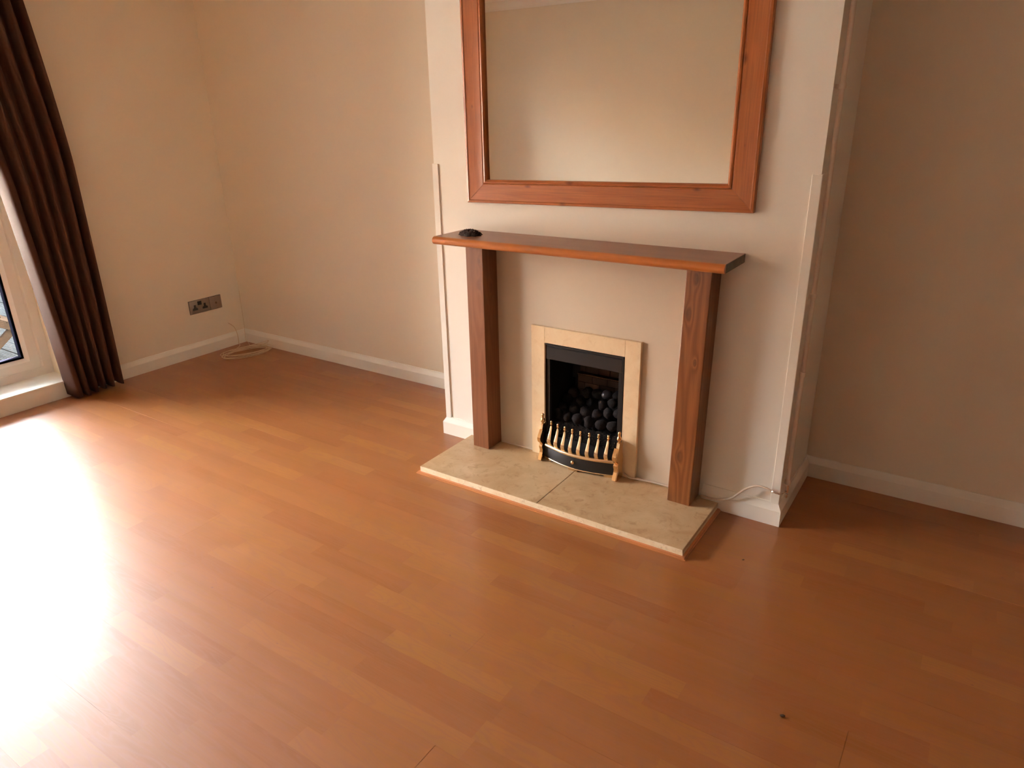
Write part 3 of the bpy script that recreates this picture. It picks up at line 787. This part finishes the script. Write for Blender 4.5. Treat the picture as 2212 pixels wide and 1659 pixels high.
# ------------------------------------------------------------------ curtain and pole
cu = thing('curtain', 'dark brown pleated curtain hanging at the right side of the patio door', 'curtain')
bm = bmesh.new(); NS, NZ = 180, 40; ZT = 2.16; G = []
NF = 5.5
def lerp(a, b, t): return a+(b-a)*t
for j in range(NZ+1):
    z = .016+(ZT-.016)*(j/NZ); rowv = []
    yl = lerp(1.700, 1.632, min(1, z/1.18)) - max(0, z-1.18)*.11
    yr = (1.963+.012*math.sin(min(1, z/1.2)*math.pi/2)) - max(0, z-1.25)**1.3*.085
    for i in range(NS+1):
        s = i/NS; ph = 2*math.pi*NF*s
        A = .036*(1-.12*z/ZT)*(1+.25*math.sin(7*s+z)); x = -4.150+A*(-math.cos(ph))
        sharp = .004*math.cos(2*ph)
        y = yl+(yr-yl)*s + .0035*math.sin(2*ph)*(1 if s > .05 else s/.05)
        if s < .111:                       # leading edge turns straight back to the wall
            f = s/.111; x = lerp(-4.222, -4.118, math.sin(f*math.pi/2)); y = yl+(yr-yl)*s*.55*f
        hz = z + (.006*math.cos(ph)+.010*(s-.3) if j == 0 else 0)
        rowv.append(bm.verts.new((x+sharp+.004*math.sin(z*3+s*9), y+.004*math.sin(z*2.3+s*14), hz)))
    G.append(rowv)
for A, B in zip(G, G[1:]):
    for i in range(NS): bm.faces.new((A[i], A[i+1], B[i+1], B[i]))
o = obj('curtain_panel', bm, 'curtain_cloth', cu, smooth=True)
m_ = o.modifiers.new('s', 'SOLIDIFY'); m_.thickness = .0022
cpn = thing('curtain_pole', 'curtain pole above the patio door, carrying the brown curtain', 'curtain pole')
bm = bmesh.new(); tube(bm, [(-4.150, -.35, 2.185), (-4.150, 2.05, 2.185)], .012, 12); obj('pole', bm, 'bronze', cpn, smooth=True, auto=50)
for y in (-.30, .85, 2.02):
    bx('bracket', (XL, y-.01, 2.172), (-4.15, y+.01, 2.188), 'bronze', cpn)
for i in range(6):
    bm = bmesh.new(); y = 1.56+.06*i; tube(bm, [(-4.150+.018*math.cos(t*math.pi/6), y, 2.181+.018*math.sin(t*math.pi/6)) for t in range(12)], .002, 6, closed=True)
    obj('ring', bm, 'bronze', cpn, smooth=True)

# ------------------------------------------------------------------ crumbs on the floor
for (x, y, s, lb) in ((-.211, 1.536, .0065, 'tiny dark crumb on the floorboards in the right foreground'), (-.499, 2.163, .004, 'tiny dark crumb on the floorboards right of the hearth')):
    bm = bmesh.new(); bmesh.ops.create_icosphere(bm, subdivisions=1, radius=s)
    for v in bm.verts: v.co = Vector((v.co.x*1.3, v.co.y*.7, v.co.z*.5))*random.uniform(.8, 1.15)
    o = obj('crumb', bm, 'crumb'); o.location = (x, y, s*.45); o.rotation_euler = (0, 0, .6); tag(o, lb, 'crumb')

# ------------------------------------------------------------------ garden outside the door
DZ = -.20
dk = thing('garden_deck', 'weathered grey grooved timber decking outside the patio door', 'decking')
bm = bmesh.new(); box(bm, (0, .003, -.028), (5.2, .137, 0), .003); first = None
for i in range(46):
    if first is None: first = obj('deck_board', bm, 'weathered_deck', dk); o = first
    else: o = first.copy(); C.objects.link(o); o.parent = dk
    o.location = (-9.75, -1.6+.14*i, DZ)
struct(bx('ground', (-30, -25, DZ-.20), (XL-T, 25, DZ-.05), 'paving'))
ch = thing('garden_chair', 'weathered wooden folding garden chair on the decking outside', 'garden chair')
def beam(name, a, b, wd, dp, par):
    a, b = Vector(a), Vector(b); d = (b-a).normalized(); sx = Vector((1, 0, 0)); n = d.cross(sx).normalized()
    bm = bmesh.new(); vs = []
    for p in (a, b):
        vs.append([bm.verts.new(p+sx*i*wd/2+n*j*dp/2) for i, j in ((-1, -1), (1, -1), (1, 1), (-1, 1))])
    for k in range(4): bm.faces.new((vs[0][k], vs[0][(k+1) % 4], vs[1][(k+1) % 4], vs[1][k]))
    bm.faces.new(vs[0][::-1]); bm.faces.new(vs[1]); return obj(name, bm, 'teak', par)
for x in (-5.85, -6.35):
    beam('leg', (x, 2.14, .075), (x, 1.82, DZ+.03), .03, .05, ch)
    beam('side_rail', (x+.03, 2.16, .045), (x+.03, 1.30, .52), .028, .05, ch)
    beam('leg', (x-.03, 1.75, .27), (x-.03, 1.35, DZ+.03), .028, .05, ch)
    beam('brace', (x-.03, 1.95, .16), (x-.03, 1.78, -.05), .02, .03, ch)
for i in range(9):
    y = 2.10-.09*i; z = .045+(2.16-y)*.552+.035
    bx('slat', (-6.36, y-.03, z), (-5.80, y+.03, z+.014), 'teak', ch)
tb = thing('garden_table', 'white plastic low garden table on the decking outside', 'garden table')
bx('table_top', (-7.5, 2.30, .055), (-7.15, 2.62, .085), 'white_plastic', tb, .006)
for x in (-7.47, -7.18):
    for y in (2.33, 2.59): bx('leg', (x-.012, y-.012, DZ), (x+.012, y+.012, .055), 'white_plastic', tb)
fe = thing('garden_fence', 'brown timber fence at the far side of the garden', 'fence')
for i in range(60):
    bx('fence_board', (-13.02, -6+.25*i, DZ-.05), (-13.0, -6+.25*i+.24, 1.35), 'fence_wood', fe)
for nm, (hx, hy, hr, hh), lb in (('shrub', (-10.6, 4.1, .55, 1.0), 'green leafy shrub beyond the decking'), ('shrub', (-11.0, 6.2, .8, 1.3), 'larger green shrub beyond the decking near the fence')):
    bm = bmesh.new(); bmesh.ops.create_icosphere(bm, subdivisions=4, radius=1)
    for v in bm.verts:
        k = 1+random.uniform(-.14, .14); v.co = Vector((v.co.x*hr*k, v.co.y*hr*k, v.co.z*hh*.5*k))
    o = obj(nm, bm, 'leaves'); o.location = (hx, hy, DZ-.05+hh*.5); tag(o, lb, 'shrub')

nh = thing('added_house', 'long brick house with tiled roof, added unseen to block low sky', 'house')  # unseen house added to hide the low sky from the door
bx('house_wall', (-26, -22, DZ-.1), (-20, 24, 4.6), 'brick_wall', nh)
bm = bmesh.new(); prism(bm, [(-19.6, 4.55), (-23, 7.1), (-26.4, 4.55), (-26.4, 4.45), (-19.6, 4.45)], 'y', -22.3, 24.3)
for v in bm.verts: pass
obj('roof', bm, 'fence_wood', nh)
for i in range(9):
    for z in (.7, 3.0):
        f = bx('window', (-20.0, -19+5*i, z), (-19.95, -17.4+5*i, z+1.2), 'white_plastic', nh)
        bx('pane', (-19.955, -18.9+5*i, z+.1), (-19.945, -17.5+5*i, z+1.1), 'black_enamel', f)

sf = thing('added_shade_fence', 'tall dark timber fence added beside the decking to keep sun off it', 'fence')  # fence added to hold direct sun off the deck
for i in range(23):
    bx('fence_board', (-9.8+.225*i, 4.86, DZ-.05), (-9.8+.225*i+.215, 4.88, 2.05), 'fence_wood', sf)

cn = thing('added_canopy', 'flat timber canopy added unseen above the patio door to cut high sky', 'canopy')  # out-of-view canopy added to cut steep sky light through the door
bx('canopy_board', (-5.78, -.60, 2.24), (XL-T-.001, 1.90, 2.30), 'fence_wood', cn, .004)
for y in (-.5, 1.8):
    bm = bmesh.new(); tube(bm, [(XL-T-.02, y, 1.85), (-5.2, y, 2.25)], .02, 8); obj('strut', bm, 'fence_wood', cn)
